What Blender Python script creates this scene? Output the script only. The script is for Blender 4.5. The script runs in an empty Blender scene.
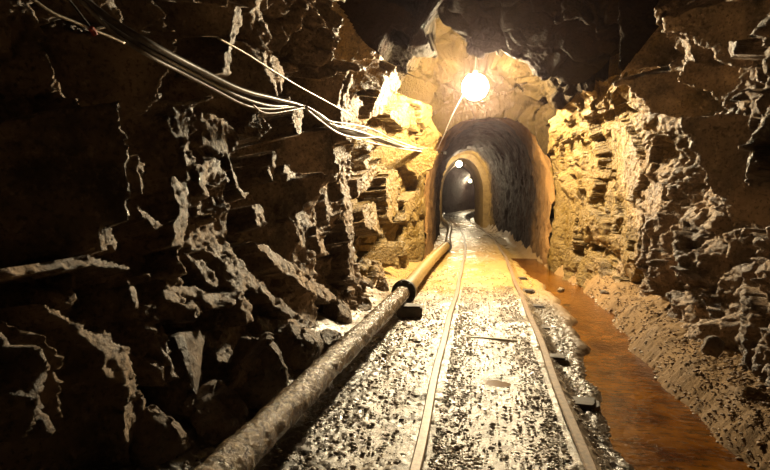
import bpy, bmesh, math, random
import numpy as np
from mathutils import Vector

random.seed(7)
rng = np.random.default_rng(7)
scn = bpy.context.scene
COL = scn.collection

# ------------------------------------------------------------------ camera
F = 520.0                      # focal length in pixels of the 770x470 frame
H = 0.98                       # lens height over the track bed
PITCH = math.atan(41 / F)
YAW = math.atan(95 / F * math.cos(PITCH))
FWD = np.array([-math.sin(YAW) * math.cos(PITCH), math.cos(YAW) * math.cos(PITCH), -math.sin(PITCH)])
RGT = np.array([math.cos(YAW), math.sin(YAW), 0.0])
UPV = np.cross(RGT, FWD)
EYE = np.array([0.0, 0.0, H])
cam = bpy.data.cameras.new('camera')
cam.lens = F / 770 * 36
cam.sensor_width = 36
cam.clip_start = 0.02
camo = bpy.data.objects.new('camera', cam)
COL.objects.link(camo)
camo.location = EYE
camo.rotation_euler = (math.pi / 2 - PITCH, 0, YAW)
scn.camera = camo


def ray(px, py):
    return FWD + RGT * ((px - 385) / F) - UPV * ((py - 235) / F)


def at_y(px, py, y):
    d = ray(px, py)
    return EYE + d * (y / d[1])


def at_z(px, py, z):
    d = ray(px, py)
    return EYE + d * ((z - H) / d[2])


def at_x(px, py, x):
    d = ray(px, py)
    return EYE + d * (x / d[0])


def project(P):
    q = P - EYE
    dz = q @ FWD
    dz = np.where(dz < 0.05, 0.05, dz)
    return 385 + F * (q @ RGT) / dz, 235 - F * (q @ UPV) / dz


# ------------------------------------------------------------------ noise
def hsh(ix, iy, iz, seed):
    h = (ix.astype(np.int64) * 374761393 + iy.astype(np.int64) * 668265263 + iz.astype(np.int64) * 2147483647 + seed * 1274126177) & 0xFFFFFFFF
    h = ((h ^ (h >> 13)) * 1274126177) & 0xFFFFFFFF
    h = ((h ^ (h >> 16)) * 2246822519) & 0xFFFFFFFF
    return h ^ (h >> 15)


def h01(ix, iy, iz, seed):
    return (hsh(ix, iy, iz, seed) & 0xFFFFFF) / float(0xFFFFFF)


def vnoise(P, size, seed):
    q = P / size
    i = np.floor(q).astype(np.int64)
    f = q - i
    f = f * f * f * (f * (f * 6 - 15) + 10)
    r = 0
    for dx in (0, 1):
        wx = f[:, 0] if dx else 1 - f[:, 0]
        for dy in (0, 1):
            wy = f[:, 1] if dy else 1 - f[:, 1]
            for dz in (0, 1):
                wz = f[:, 2] if dz else 1 - f[:, 2]
                r = r + wx * wy * wz * h01(i[:, 0] + dx, i[:, 1] + dy, i[:, 2] + dz, seed)
    return r * 2 - 1


def fbm(P, size, seed, octs=4, gain=0.5):
    r = 0
    a = 1
    for k in range(octs):
        r = r + a * vnoise(P, size, seed + k)
        a *= gain
        size *= 0.5
    return r


def worley(P, size, seed, flat=False):
    """nearest jittered cell: F1, F2, cell index, offset from the cell's point"""
    q = P / size
    i = np.floor(q).astype(np.int64)
    n = len(P)
    b1 = np.full(n, 9e9)
    b2 = np.full(n, 9e9)
    cell = np.zeros((n, 3), np.int64)
    off = np.zeros((n, 3))
    for dx in (-1, 0, 1):
        for dy in (-1, 0, 1):
            for dz in ((0,) if flat else (-1, 0, 1)):
                c = i + np.array([dx, dy, dz])
                fp = np.stack([c[:, 0] + h01(c[:, 0], c[:, 1], c[:, 2], seed + 11),
                               c[:, 1] + h01(c[:, 0], c[:, 1], c[:, 2], seed + 23),
                               c[:, 2] + (0 if flat else h01(c[:, 0], c[:, 1], c[:, 2], seed + 37))], 1)
                o = q - fp
                if flat:
                    o[:, 2] = 0
                d = (o * o).sum(1)
                m = d < b1
                b2 = np.where(m, b1, np.minimum(b2, d))
                b1 = np.where(m, d, b1)
                cell[m] = c[m]
                off[m] = o[m]
    return np.sqrt(b1), np.sqrt(b2), cell, off


def facets(P, size, seed, tilt=1.0, bias=None, warp=0.25, turned=0.0):
    """broken planes: every cell is its own tilted plane (unit: one cell)"""
    W = P + warp * size * np.stack([fbm(P, size * .6, seed + 101, 2), fbm(P, size * .6, seed + 202, 2), fbm(P, size * .6, seed + 303, 2)], 1)
    f1, f2, c, o = worley(W, size, seed)
    r = lambda k: h01(c[:, 0], c[:, 1], c[:, 2], seed + k) * 2 - 1
    g = np.stack([r(51), r(52), r(53)], 1) * tilt
    if bias is not None:
        g = g + bias * np.where(r(57) * .5 + .5 < turned, -.15, 1.0)[:, None]
    return 0.45 * r(54) + (g * o).sum(1), np.clip((f2 - f1) * 6, 0, 1)


def sstep(a, b, x):
    t = np.clip((x - a) / (b - a), 0, 1)
    return t * t * (3 - 2 * t)


# ------------------------------------------------------------------ object helpers
def link_mesh(name, verts, faces, mat, parent=None, smooth=False):
    me = bpy.data.meshes.new(name)
    if isinstance(verts, np.ndarray) and isinstance(faces, np.ndarray):
        nv, nf, k = len(verts), len(faces), faces.shape[1]
        me.vertices.add(nv)
        me.vertices.foreach_set('co', verts.astype(np.float32).ravel())
        me.loops.add(nf * k)
        me.loops.foreach_set('vertex_index', faces.astype(np.int32).ravel())
        me.polygons.add(nf)
        me.polygons.foreach_set('loop_start', np.arange(0, nf * k, k, dtype=np.int32))
        me.update(calc_edges=True)
        me.validate()
    else:
        me.from_pydata([tuple(v) for v in verts], [], [tuple(f) for f in faces])
        me.update()
    if smooth:
        me.polygons.foreach_set('use_smooth', np.ones(len(me.polygons), dtype=bool))
    me.materials.append(mat)
    o = bpy.data.objects.new(name, me)
    COL.objects.link(o)
    if parent:
        o.parent = parent
    return o


def tag(o, label=None, cat=None, group=None, kind=None):
    if label:
        o['label'] = label
    if cat:
        o['category'] = cat
    if group:
        o['group'] = group
    if kind:
        o['kind'] = kind
    return o


def empty(name, loc, label, cat, group=None):
    o = bpy.data.objects.new(name, None)
    o.empty_display_size = 0.05
    COL.objects.link(o)
    o.location = loc
    return tag(o, label, cat, group)


def grid_faces(nr, nc, flip=False):
    a = np.arange(nr * nc).reshape(nr, nc)
    f = np.stack([a[:-1, :-1], a[:-1, 1:], a[1:, 1:], a[1:, :-1]], -1).reshape(-1, 4)
    return f[:, ::-1] if flip else f


def catmull(pts, n):
    pts = [np.array(p, float) for p in pts]
    pts = [2 * pts[0] - pts[1]] + pts + [2 * pts[-1] - pts[-2]]
    out = []
    for k in range(1, len(pts) - 2):
        p0, p1, p2, p3 = pts[k - 1:k + 3]
        for t in np.linspace(0, 1, n, endpoint=False):
            out.append(.5 * (2 * p1 + (p2 - p0) * t + (2 * p0 - 5 * p1 + 4 * p2 - p3) * t * t + (3 * p1 - p0 - 3 * p2 + p3) * t ** 3))
    out.append(pts[-2])
    return np.array(out)


def sweep(path, prof, closed=True, caps=True, up=(0, 0, 1)):
    """profile (side, up) or per-point radius scale along a path; returns verts, faces"""
    path = np.asarray(path, float)
    n = len(path)
    tan = np.gradient(path, axis=0)
    tan /= np.linalg.norm(tan, axis=1)[:, None]
    V = []
    for p, t in zip(path, tan):
        s = np.cross(t, np.array(up, float))
        if np.linalg.norm(s) < 1e-4:
            s = np.array([1.0, 0, 0])
        s /= np.linalg.norm(s)
        u = np.cross(s, t)
        for a, b in prof:
            V.append(p + s * a + u * b)
    m = len(prof)
    Fc = []
    for i in range(n - 1):
        for j in range(m):
            k = (j + 1) % m
            Fc.append((i * m + j, i * m + k, (i + 1) * m + k, (i + 1) * m + j))
    if caps:
        Fc.append(tuple(range(m))[::-1])
        Fc.append(tuple((n - 1) * m + j for j in range(m)))
    return V, Fc


def ring(r, n=10):
    return [(r * math.cos(2 * math.pi * k / n), r * math.sin(2 * math.pi * k / n)) for k in range(n)]


# ------------------------------------------------------------------ materials
def mat_new(name):
    m = bpy.data.materials.new(name)
    m.use_nodes = True
    nt = m.node_tree
    return m, nt, nt.nodes['Principled BSDF']


def N(nt, t, **kw):
    n = nt.nodes.new(t)
    for k, v in kw.items():
        if k in n.inputs:
            n.inputs[k].default_value = v
        else:
            setattr(n, k, v)
    return n


def noise_node(nt, scale, detail=6, rough=.6):
    g = N(nt, 'ShaderNodeNewGeometry')
    n = N(nt, 'ShaderNodeTexNoise')
    n.inputs['Scale'].default_value = scale
    n.inputs['Detail'].default_value = detail
    n.inputs['Roughness'].default_value = rough
    nt.links.new(g.outputs['Position'], n.inputs['Vector'])
    return n


def ramp(nt, src, stops):
    r = N(nt, 'ShaderNodeValToRGB')
    e = r.color_ramp.elements
    while len(e) < len(stops):
        e.new(.5)
    for el, (p, c) in zip(e, stops):
        el.position = p
        el.color = (c[0], c[1], c[2], 1) if not isinstance(c, (int, float)) else (c, c, c, 1)
    nt.links.new(src, r.inputs[0])
    return r


def mix(nt, fac, a, b):
    m = N(nt, 'ShaderNodeMix', data_type='RGBA')
    nt.links.new(fac, m.inputs[0]) if not isinstance(fac, (int, float)) else setattr(m.inputs[0], 'default_value', fac)
    for s, i in ((a, 6), (b, 7)):
        if isinstance(s, tuple):
            m.inputs[i].default_value = (*s, 1)
        else:
            nt.links.new(s, m.inputs[i])
    return m.outputs[2]


def math_node(nt, op, a, b=None, clamp=False):
    m = N(nt, 'ShaderNodeMath', operation=op, use_clamp=clamp)
    for i, s in enumerate((a, b)):
        if s is None:
            continue
        if isinstance(s, (int, float)):
            m.inputs[i].default_value = s
        else:
            nt.links.new(s, m.inputs[i])
    return m.outputs[0]


def maprange(nt, src, a, b, c=0.0, d=1.0):
    m = N(nt, 'ShaderNodeMapRange')
    m.interpolation_type = 'SMOOTHSTEP'
    for k, v in zip(('From Min', 'From Max', 'To Min', 'To Max'), (a, b, c, d)):
        m.inputs[k].default_value = v
    nt.links.new(src, m.inputs['Value'])
    return m.outputs['Result']


def bump(nt, bsdf, height, strength, dist):
    b = N(nt, 'ShaderNodeBump')
    b.inputs['Strength'].default_value = strength
    b.inputs['Distance'].default_value = dist
    nt.links.new(height, b.inputs['Height'])
    nt.links.new(b.outputs['Normal'], bsdf.inputs['Normal'])
    return b


def ochre_mask(nt, y0, y1, y2, y3):
    """iron staining and painted lamp tone along the drift between y0 and y3, broken up by noise"""
    g = N(nt, 'ShaderNodeNewGeometry')
    s = N(nt, 'ShaderNodeSeparateXYZ')
    nt.links.new(g.outputs['Position'], s.inputs[0])
    n = noise_node(nt, 1.3, 5)
    yy = math_node(nt, 'ADD', s.outputs['Y'], math_node(nt, 'MULTIPLY', math_node(nt, 'SUBTRACT', n.outputs['Fac'], .5), 4.0))
    return math_node(nt, 'MULTIPLY', maprange(nt, yy, y0, y1), maprange(nt, yy, y2, y3, 1, 0))


def rock_material(name, dark, light, stain, spec_rough=(.38, .75), spec=.5):
    m, nt, b = mat_new(name)
    n1 = noise_node(nt, 3.0, 8, .65)
    n2 = noise_node(nt, 21.0, 6, .7)
    base = ramp(nt, n1.outputs['Fac'], [(.38, dark), (.66, light)]).outputs['Color']
    base = mix(nt, math_node(nt, 'MULTIPLY', maprange(nt, n2.outputs['Fac'], .5, .75), .45), base, tuple(min(1, c * 1.7) for c in light))
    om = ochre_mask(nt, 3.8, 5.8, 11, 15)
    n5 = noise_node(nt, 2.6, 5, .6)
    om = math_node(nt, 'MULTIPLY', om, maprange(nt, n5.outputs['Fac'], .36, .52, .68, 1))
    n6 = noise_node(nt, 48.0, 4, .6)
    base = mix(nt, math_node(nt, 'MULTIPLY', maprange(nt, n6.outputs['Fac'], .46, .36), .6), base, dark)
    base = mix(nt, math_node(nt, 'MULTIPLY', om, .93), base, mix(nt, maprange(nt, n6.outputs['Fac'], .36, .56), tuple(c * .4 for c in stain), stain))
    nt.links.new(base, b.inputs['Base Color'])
    om2 = ochre_mask(nt, 5.0, 6.4, 20, 25)  # iron wash by the mouth, plus darkening that tones down the lamp's glare
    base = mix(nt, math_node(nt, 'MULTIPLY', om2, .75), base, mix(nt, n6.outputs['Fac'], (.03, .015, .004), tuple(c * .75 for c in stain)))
    nt.links.new(base, b.inputs['Base Color'])
    b.inputs['Specular IOR Level'].default_value = spec
    nt.links.new(maprange(nt, n1.outputs['Fac'], .3, .7, spec_rough[0], spec_rough[1]), b.inputs['Roughness'])
    v = N(nt, 'ShaderNodeTexVoronoi')
    v.inputs['Scale'].default_value = 34
    g = N(nt, 'ShaderNodeNewGeometry')
    nt.links.new(g.outputs['Position'], v.inputs['Vector'])
    n3 = noise_node(nt, 60.0, 8, .7)
    h = math_node(nt, 'ADD', math_node(nt, 'MULTIPLY', v.outputs['Distance'], .4), n3.outputs['Fac'])
    bump(nt, b, h, 1.0, .02)
    return m


M_ROCK = rock_material('wet_rock', (.075, .05, .034), (.47, .33, .21), (.25, .148, .016))
M_CEIL = rock_material('shaded_ceiling_rock', (.018, .009, .006), (.034, .019, .013), (.02, .0145, .004), (.75, .95), .08)  # wall rock darkened in colour to keep the roof in shade
M_BOULDER = rock_material('boulder_rock', (.075, .052, .036), (.34, .24, .155), (.26, .155, .04))


def vault_material():
    m, nt, b = mat_new('shaded_vault_lining')
    g = N(nt, 'ShaderNodeNewGeometry')
    mp = N(nt, 'ShaderNodeMapping')
    mp.inputs['Scale'].default_value = (9, 9, 2.2)
    nt.links.new(g.outputs['Position'], mp.inputs['Vector'])
    n = N(nt, 'ShaderNodeTexNoise')
    n.inputs['Scale'].default_value = 1.0
    n.inputs['Detail'].default_value = 8
    nt.links.new(mp.outputs[0], n.inputs['Vector'])
    base = ramp(nt, n.outputs['Fac'], [(.38, (.009, .005, .0035)), (.72, (.036, .021, .014))]).outputs['Color']  # near-black base puts the shade of the vault into the colour
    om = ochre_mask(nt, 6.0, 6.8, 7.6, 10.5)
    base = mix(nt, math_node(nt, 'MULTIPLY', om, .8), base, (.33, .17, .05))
    om2 = ochre_mask(nt, 16.5, 18.0, 21, 24)  # lamplight painted into the walls around the arch as bright ochre
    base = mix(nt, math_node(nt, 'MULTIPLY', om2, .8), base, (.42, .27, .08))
    nt.links.new(base, b.inputs['Base Color'])
    b.inputs['Roughness'].default_value = .75
    b.inputs['Specular IOR Level'].default_value = .25
    n3 = noise_node(nt, 26.0, 8, .75)
    bump(nt, b, n3.outputs['Fac'], 1.0, .05)
    return m


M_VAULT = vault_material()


def floor_material():
    m, nt, b = mat_new('wet_mud_and_gravel')
    n1 = noise_node(nt, 2.2, 8, .65)
    n2 = noise_node(nt, 38.0, 6, .7)
    base = ramp(nt, n1.outputs['Fac'], [(.3, (.34, .26, .18)), (.7, (.64, .52, .38))]).outputs['Color']
    base = mix(nt, math_node(nt, 'MULTIPLY', maprange(nt, n2.outputs['Fac'], .42, .62, 1, 0), .5), base, (.10, .08, .06))
    n4 = noise_node(nt, 7.0, 6, .65)
    base = mix(nt, math_node(nt, 'MULTIPLY', maprange(nt, n4.outputs['Fac'], .46, .60), .7), base, (.17, .125, .085))
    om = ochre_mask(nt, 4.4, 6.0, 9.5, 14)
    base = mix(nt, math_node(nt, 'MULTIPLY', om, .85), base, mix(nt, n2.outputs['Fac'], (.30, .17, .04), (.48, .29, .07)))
    g = N(nt, 'ShaderNodeNewGeometry')
    s = N(nt, 'ShaderNodeSeparateXYZ')
    nt.links.new(g.outputs['Position'], s.inputs[0])
    # coarse dark ballast outside the rails
    wob = math_node(nt, 'MULTIPLY', math_node(nt, 'SUBTRACT', n4.outputs['Fac'], .5), .5)
    xx = math_node(nt, 'ADD', s.outputs['X'], wob)
    rb = maprange(nt, xx, .40, .50)
    lb = math_node(nt, 'MULTIPLY', maprange(nt, xx, -.48, -.62), maprange(nt, s.outputs['Y'], 4.4, 2.8))
    cb = math_node(nt, 'MULTIPLY', math_node(nt, 'ADD', rb, lb, True), maprange(nt, s.outputs['Y'], 6.0, 4.5))
    base = mix(nt, math_node(nt, 'MULTIPLY', cb, .8), base, (.06, .045, .032))
    # the far bank of the ditch is brown earth
    bank = maprange(nt, s.outputs['X'], .60, .80)
    base = mix(nt, math_node(nt, 'MULTIPLY', bank, .9), base, mix(nt, n1.outputs['Fac'], (.13, .072, .028), (.28, .172, .072)))
    nt.links.new(base, b.inputs['Base Color'])
    r = maprange(nt, n1.outputs['Fac'], .35, .65, .22, .42)
    b.inputs['Specular IOR Level'].default_value = .9
    r = math_node(nt, 'ADD', r, math_node(nt, 'MULTIPLY', bank, .4))
    nt.links.new(math_node(nt, 'SUBTRACT', 1.0, math_node(nt, 'MULTIPLY', bank, .85)), b.inputs['Specular IOR Level'])
    nt.links.new(r, b.inputs['Roughness'])
    n3 = noise_node(nt, 130.0, 5, .7)
    bump(nt, b, n3.outputs['Fac'], .7, .005)
    return m


M_FLOOR = floor_material()


def simple(name, c0, c1, scale, rough, metal=0.0, bstr=.4, bdist=.003, detail=6):
    m, nt, b = mat_new(name)
    n = noise_node(nt, scale, detail, .65)
    nt.links.new(ramp(nt, n.outputs['Fac'], [(.35, c0), (.65, c1)]).outputs['Color'], b.inputs['Base Color'])
    b.inputs['Roughness'].default_value = rough
    b.inputs['Metallic'].default_value = metal
    bump(nt, b, n.outputs['Fac'], bstr, bdist)
    return m


M_GRAVEL = simple('gravel_stone', (.16, .125, .09), (.46, .375, .28), 22, .30)
M_RAIL = simple('rusty_rail_steel', (.12, .072, .038), (.29, .19, .105), 30, .45, .1)
M_SLEEPER = simple('rotten_timber', (.03, .022, .016), (.09, .065, .045), 18, .6)
M_PIPE = simple('crusted_iron_pipe', (.055, .037, .023), (.30, .21, .12), 46, .26, .1, 1.0, .014)
M_PIPE_FAR = simple('ochre_iron_pipe', (.19, .115, .035), (.36, .23, .075), 26, .42, .1, .6, .006)
M_FLANGE = simple('black_iron', (.012, .010, .009), (.035, .028, .022), 40, .45)
M_CABLE = simple('black_cable_rubber', (.10, .085, .075), (.16, .135, .12), 40, .33, 0, .2, .001)
M_WIRE = simple('grey_wire_sheath', (.30, .26, .22), (.42, .37, .31), 40, .35, 0, .2, .001)
M_RED = simple('red_tape', (.45, .05, .02), (.55, .08, .03), 40, .5)
M_SOCKET = simple('bakelite', (.03, .025, .02), (.05, .04, .03), 40, .4)
M_WIREMETAL = simple('galvanised_wire', (.35, .30, .24), (.45, .4, .32), 40, .4, .8)


def water_material():
    m, nt, b = mat_new('rusty_ditch_water')
    n = noise_node(nt, 5, 6, .6)
    c = ramp(nt, n.outputs['Fac'], [(.3, (.055, .015, .002)), (.7, (.22, .082, .008))]).outputs['Color']
    g = N(nt, 'ShaderNodeNewGeometry')
    mp = N(nt, 'ShaderNodeMapping')
    mp.inputs['Scale'].default_value = (9, 30, 9)
    nt.links.new(g.outputs['Position'], mp.inputs['Vector'])
    ns = N(nt, 'ShaderNodeTexNoise')
    ns.inputs['Scale'].default_value = 1.6
    ns.inputs['Detail'].default_value = 5
    nt.links.new(mp.outputs[0], ns.inputs['Vector'])
    c = mix(nt, math_node(nt, 'MULTIPLY', maprange(nt, ns.outputs['Fac'], .50, .64), .55), c, (.02, .008, .002))
    nt.links.new(c, b.inputs['Base Color'])
    b.inputs['Roughness'].default_value = .07
    b.inputs['IOR'].default_value = 1.33
    n2 = noise_node(nt, 26, 3, .5)
    bump(nt, b, n2.outputs['Fac'], .5, .012)
    return m


M_WATER = water_material()


def emit(name, col, strength):
    m, nt, b = mat_new(name)
    nt.nodes.remove(b)
    e = N(nt, 'ShaderNodeEmission')
    e.inputs['Color'].default_value = (*col, 1)
    e.inputs['Strength'].default_value = strength
    nt.links.new(e.outputs[0], nt.nodes['Material Output'].inputs['Surface'])
    return m


LAMP1 = at_y(475, 87, 6.3)
LAMP2 = at_y(459, 164, 16.6)
LAMP3 = at_y(470, 181, 31.0)
WARM = (1.0, .81, .51)
M_BULB = emit('lit_bulb', WARM, 1430)
M_BULB2 = emit('lit_bulb_second', WARM, 560)
M_BULB3 = emit('lit_bulb_third', WARM, 560)
M_COOL = emit('lit_tube', (.75, .88, 1.0), 14)

# ------------------------------------------------------------------ the drift: cross-sections
K = {
    -1.2: [(-1.30, -.2), (-1.35, .5), (-1.45, 1.1), (-1.5, 1.8), (-1.2, 2.5), (-.7, 2.9), (-.1, 3.05), (.5, 3.0), (1.1, 2.7), (1.5, 2.0), (1.45, 1.0), (1.22, -.2)],
    2.0: [(-1.25, -.2), (-1.3, .5), (-1.42, 1.1), (-1.5, 1.8), (-1.2, 2.5), (-.7, 2.9), (-.1, 3.05), (.5, 3.0), (1.1, 2.7), (1.55, 2.0), (1.42, 1.0), (1.24, -.2)],
    4.0: [(-1.15, -.2), (-1.22, .5), (-1.33, 1.1), (-1.4, 1.8), (-1.2, 2.5), (-.7, 3.0), (-.1, 3.1), (.5, 3.0), (1.05, 2.75), (1.55, 2.2), (1.55, 1.0), (1.38, -.2)],
    5.5: [(-1.12, -.2), (-1.15, .5), (-1.2, 1.1), (-1.22, 1.8), (-1.05, 2.45), (-.60, 2.85), (-.10, 2.44), (.35, 2.36), (.78, 2.0), (1.30, 1.95), (1.45, 1.0), (1.32, -.2)],
    5.75: [(-1.1, -.2), (-1.12, .5), (-1.18, 1.1), (-1.2, 1.8), (-1.02, 2.45), (-.6, 2.9), (-.12, 2.75), (.38, 2.5), (.85, 2.1), (1.28, 1.8), (1.40, 1.0), (1.28, -.2)],
    6.4: [(-1.02, -.2), (-1.05, .5), (-1.08, 1.1), (-1.08, 1.8), (-.92, 2.4), (-.55, 2.9), (-.1, 2.85), (.42, 2.6), (.85, 2.15), (1.18, 1.65), (1.25, 1.0), (1.18, -.2)],
    7.15: [(-.93, -.2), (-.95, .5), (-.93, 1.1), (-.88, 1.7), (-.72, 2.25), (-.42, 2.6), (0, 2.65), (.42, 2.5), (.8, 2.1), (1.06, 1.6), (1.12, 1.0), (1.1, -.2)],
    7.42: [(-.80, -.2), (-.80, .5), (-.80, 1.0), (-.74, 1.45), (-.57, 1.78), (-.26, 1.97), (.1, 2.05), (.45, 1.97), (.76, 1.74), (.94, 1.4), (1.0, .9), (1.0, -.2)],
    7.7: [(-.80, -.2), (-.80, .5), (-.80, 1.0), (-.74, 1.45), (-.55, 1.92), (-.24, 2.25), (.1, 2.36), (.45, 2.25), (.76, 1.92), (.94, 1.4), (.98, .9), (.98, -.2)],
}
KY = sorted(K)
KP = np.array([K[y] for y in KY])
NS = 860
NL, NR = 330, 530            # columns where the left wall and the ceiling, the ceiling and the right wall meet
rows = np.concatenate([np.arange(-1.2, 1.0, .03), np.arange(1.0, 7.72, .0105)])
NY = len(rows)
print('cavern grid', NY, NS)


def section(y):
    k = np.array([[np.interp(y, KY, KP[:, j, c]) for c in (0, 1)] for j in range(KP.shape[1])])
    p = catmull(k, 12)
    seg = np.r_[0, np.cumsum(np.linalg.norm(np.diff(p, axis=0), axis=1))]
    # the same column count for wall / ceiling / wall, split at the shoulder points
    sL, sR = seg[4 * 12], seg[8 * 12 + 6]
    t = np.r_[np.linspace(0, sL, NL, endpoint=False), np.linspace(sL, sR, NR - NL, endpoint=False), np.linspace(sR, seg[-1], NS - NR)]
    return np.stack([np.interp(t, seg, p[:, 0]), np.interp(t, seg, p[:, 1])], 1), t


BASE = np.zeros((NY, NS, 3))
ARC = np.zeros((NY, NS))
for r, y in enumerate(rows):
    p, t = section(y)
    BASE[r, :, 0] = p[:, 0]
    BASE[r, :, 1] = y
    BASE[r, :, 2] = p[:, 1]
    ARC[r] = t
ds = np.gradient(BASE, axis=1)
dy = np.gradient(BASE, axis=0)
NRM = np.cross(dy, ds)
NRM /= np.linalg.norm(NRM, axis=2)[..., None]
# make the normals point into the drift
cen = np.array([0.05, 0, 1.2])
chk = ((cen - BASE) * [1, 0, 1] * NRM).sum(2)
if np.median(chk) < 0:
    NRM = -NRM

P = BASE.reshape(-1, 3)
yv = P[:, 1]
side = np.repeat(np.linspace(0, 1, NS)[None], NY, 0).ravel()
colidx = np.tile(np.arange(NS), NY)
isL = colidx < NL
isR = colidx >= NR
isC = ~(isL | isR)
near = np.clip((5.2 - yv) / 2.0, 0, 1)

# slope of the broken faces: near the lens the beds step out towards the lamp
near2 = np.clip((5.6 - yv) / 1.2, 0, 1)
bias = np.zeros((len(P), 3))
bias[:, 1] = np.where(isL, 1.5 * near2, np.where(isR, 1.15 * near2, .9 * near2))
rub = np.where(isL, sstep(1.05, .6, P[:, 2]) * sstep(1.6, 2.2, yv) * sstep(6, 5, yv), 0)
bias[:, 1] *= 1 - .55 * rub
A = np.array([[1, 0, 0], [0, 1.0, -.35], [0, .35, .62]])       # beds lean and stand steep
PS = P.copy()
PS[:, 1] = np.where(yv < 4.4, yv, 4.4 + (yv - 4.4) * .68)       # long faces run along the drift near the mouth
Q = PS @ A.T
rough = np.where(isC, np.where(yv < 5.45, .32, .9), 1.0)
fine = np.where(isL, .95, np.where(isC, np.where(yv < 5.45, .25, .8), 1.1)) * np.where(yv > 5, .8, 1) * (1 + .7 * rub)              # the left side breaks into big smooth blocks
D = np.zeros(len(P))
f, e = facets(Q, .70, 3, .9, bias, turned=.12)
D += .17 * rough * f
D -= .03 * (1 - e) * rough
f, e = facets(Q, .30, 5, 1.0, bias * .8, turned=.2)
far = np.clip((yv - 4.2) / .8, 0, 1)
D += .08 * rough * f * np.where(isL, .75, 1) * (1 + .35 * far)
D -= .02 * (1 - e)
f, e = facets(PS, .13, 9, 1.1, bias * .5, warp=.1, turned=.2)
D += .034 * rough * f * fine * (1 - .35 * far)
f, e = facets(PS, .05, 15, 1.2, warp=.08)
D += .012 * rough * f * fine
D += .009 * fbm(P, .06, 77, 3) * fine
fade = np.clip((7.5 - yv) / .3, .5, 1)
D = D * fade
D = D.reshape(NY, NS)


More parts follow.
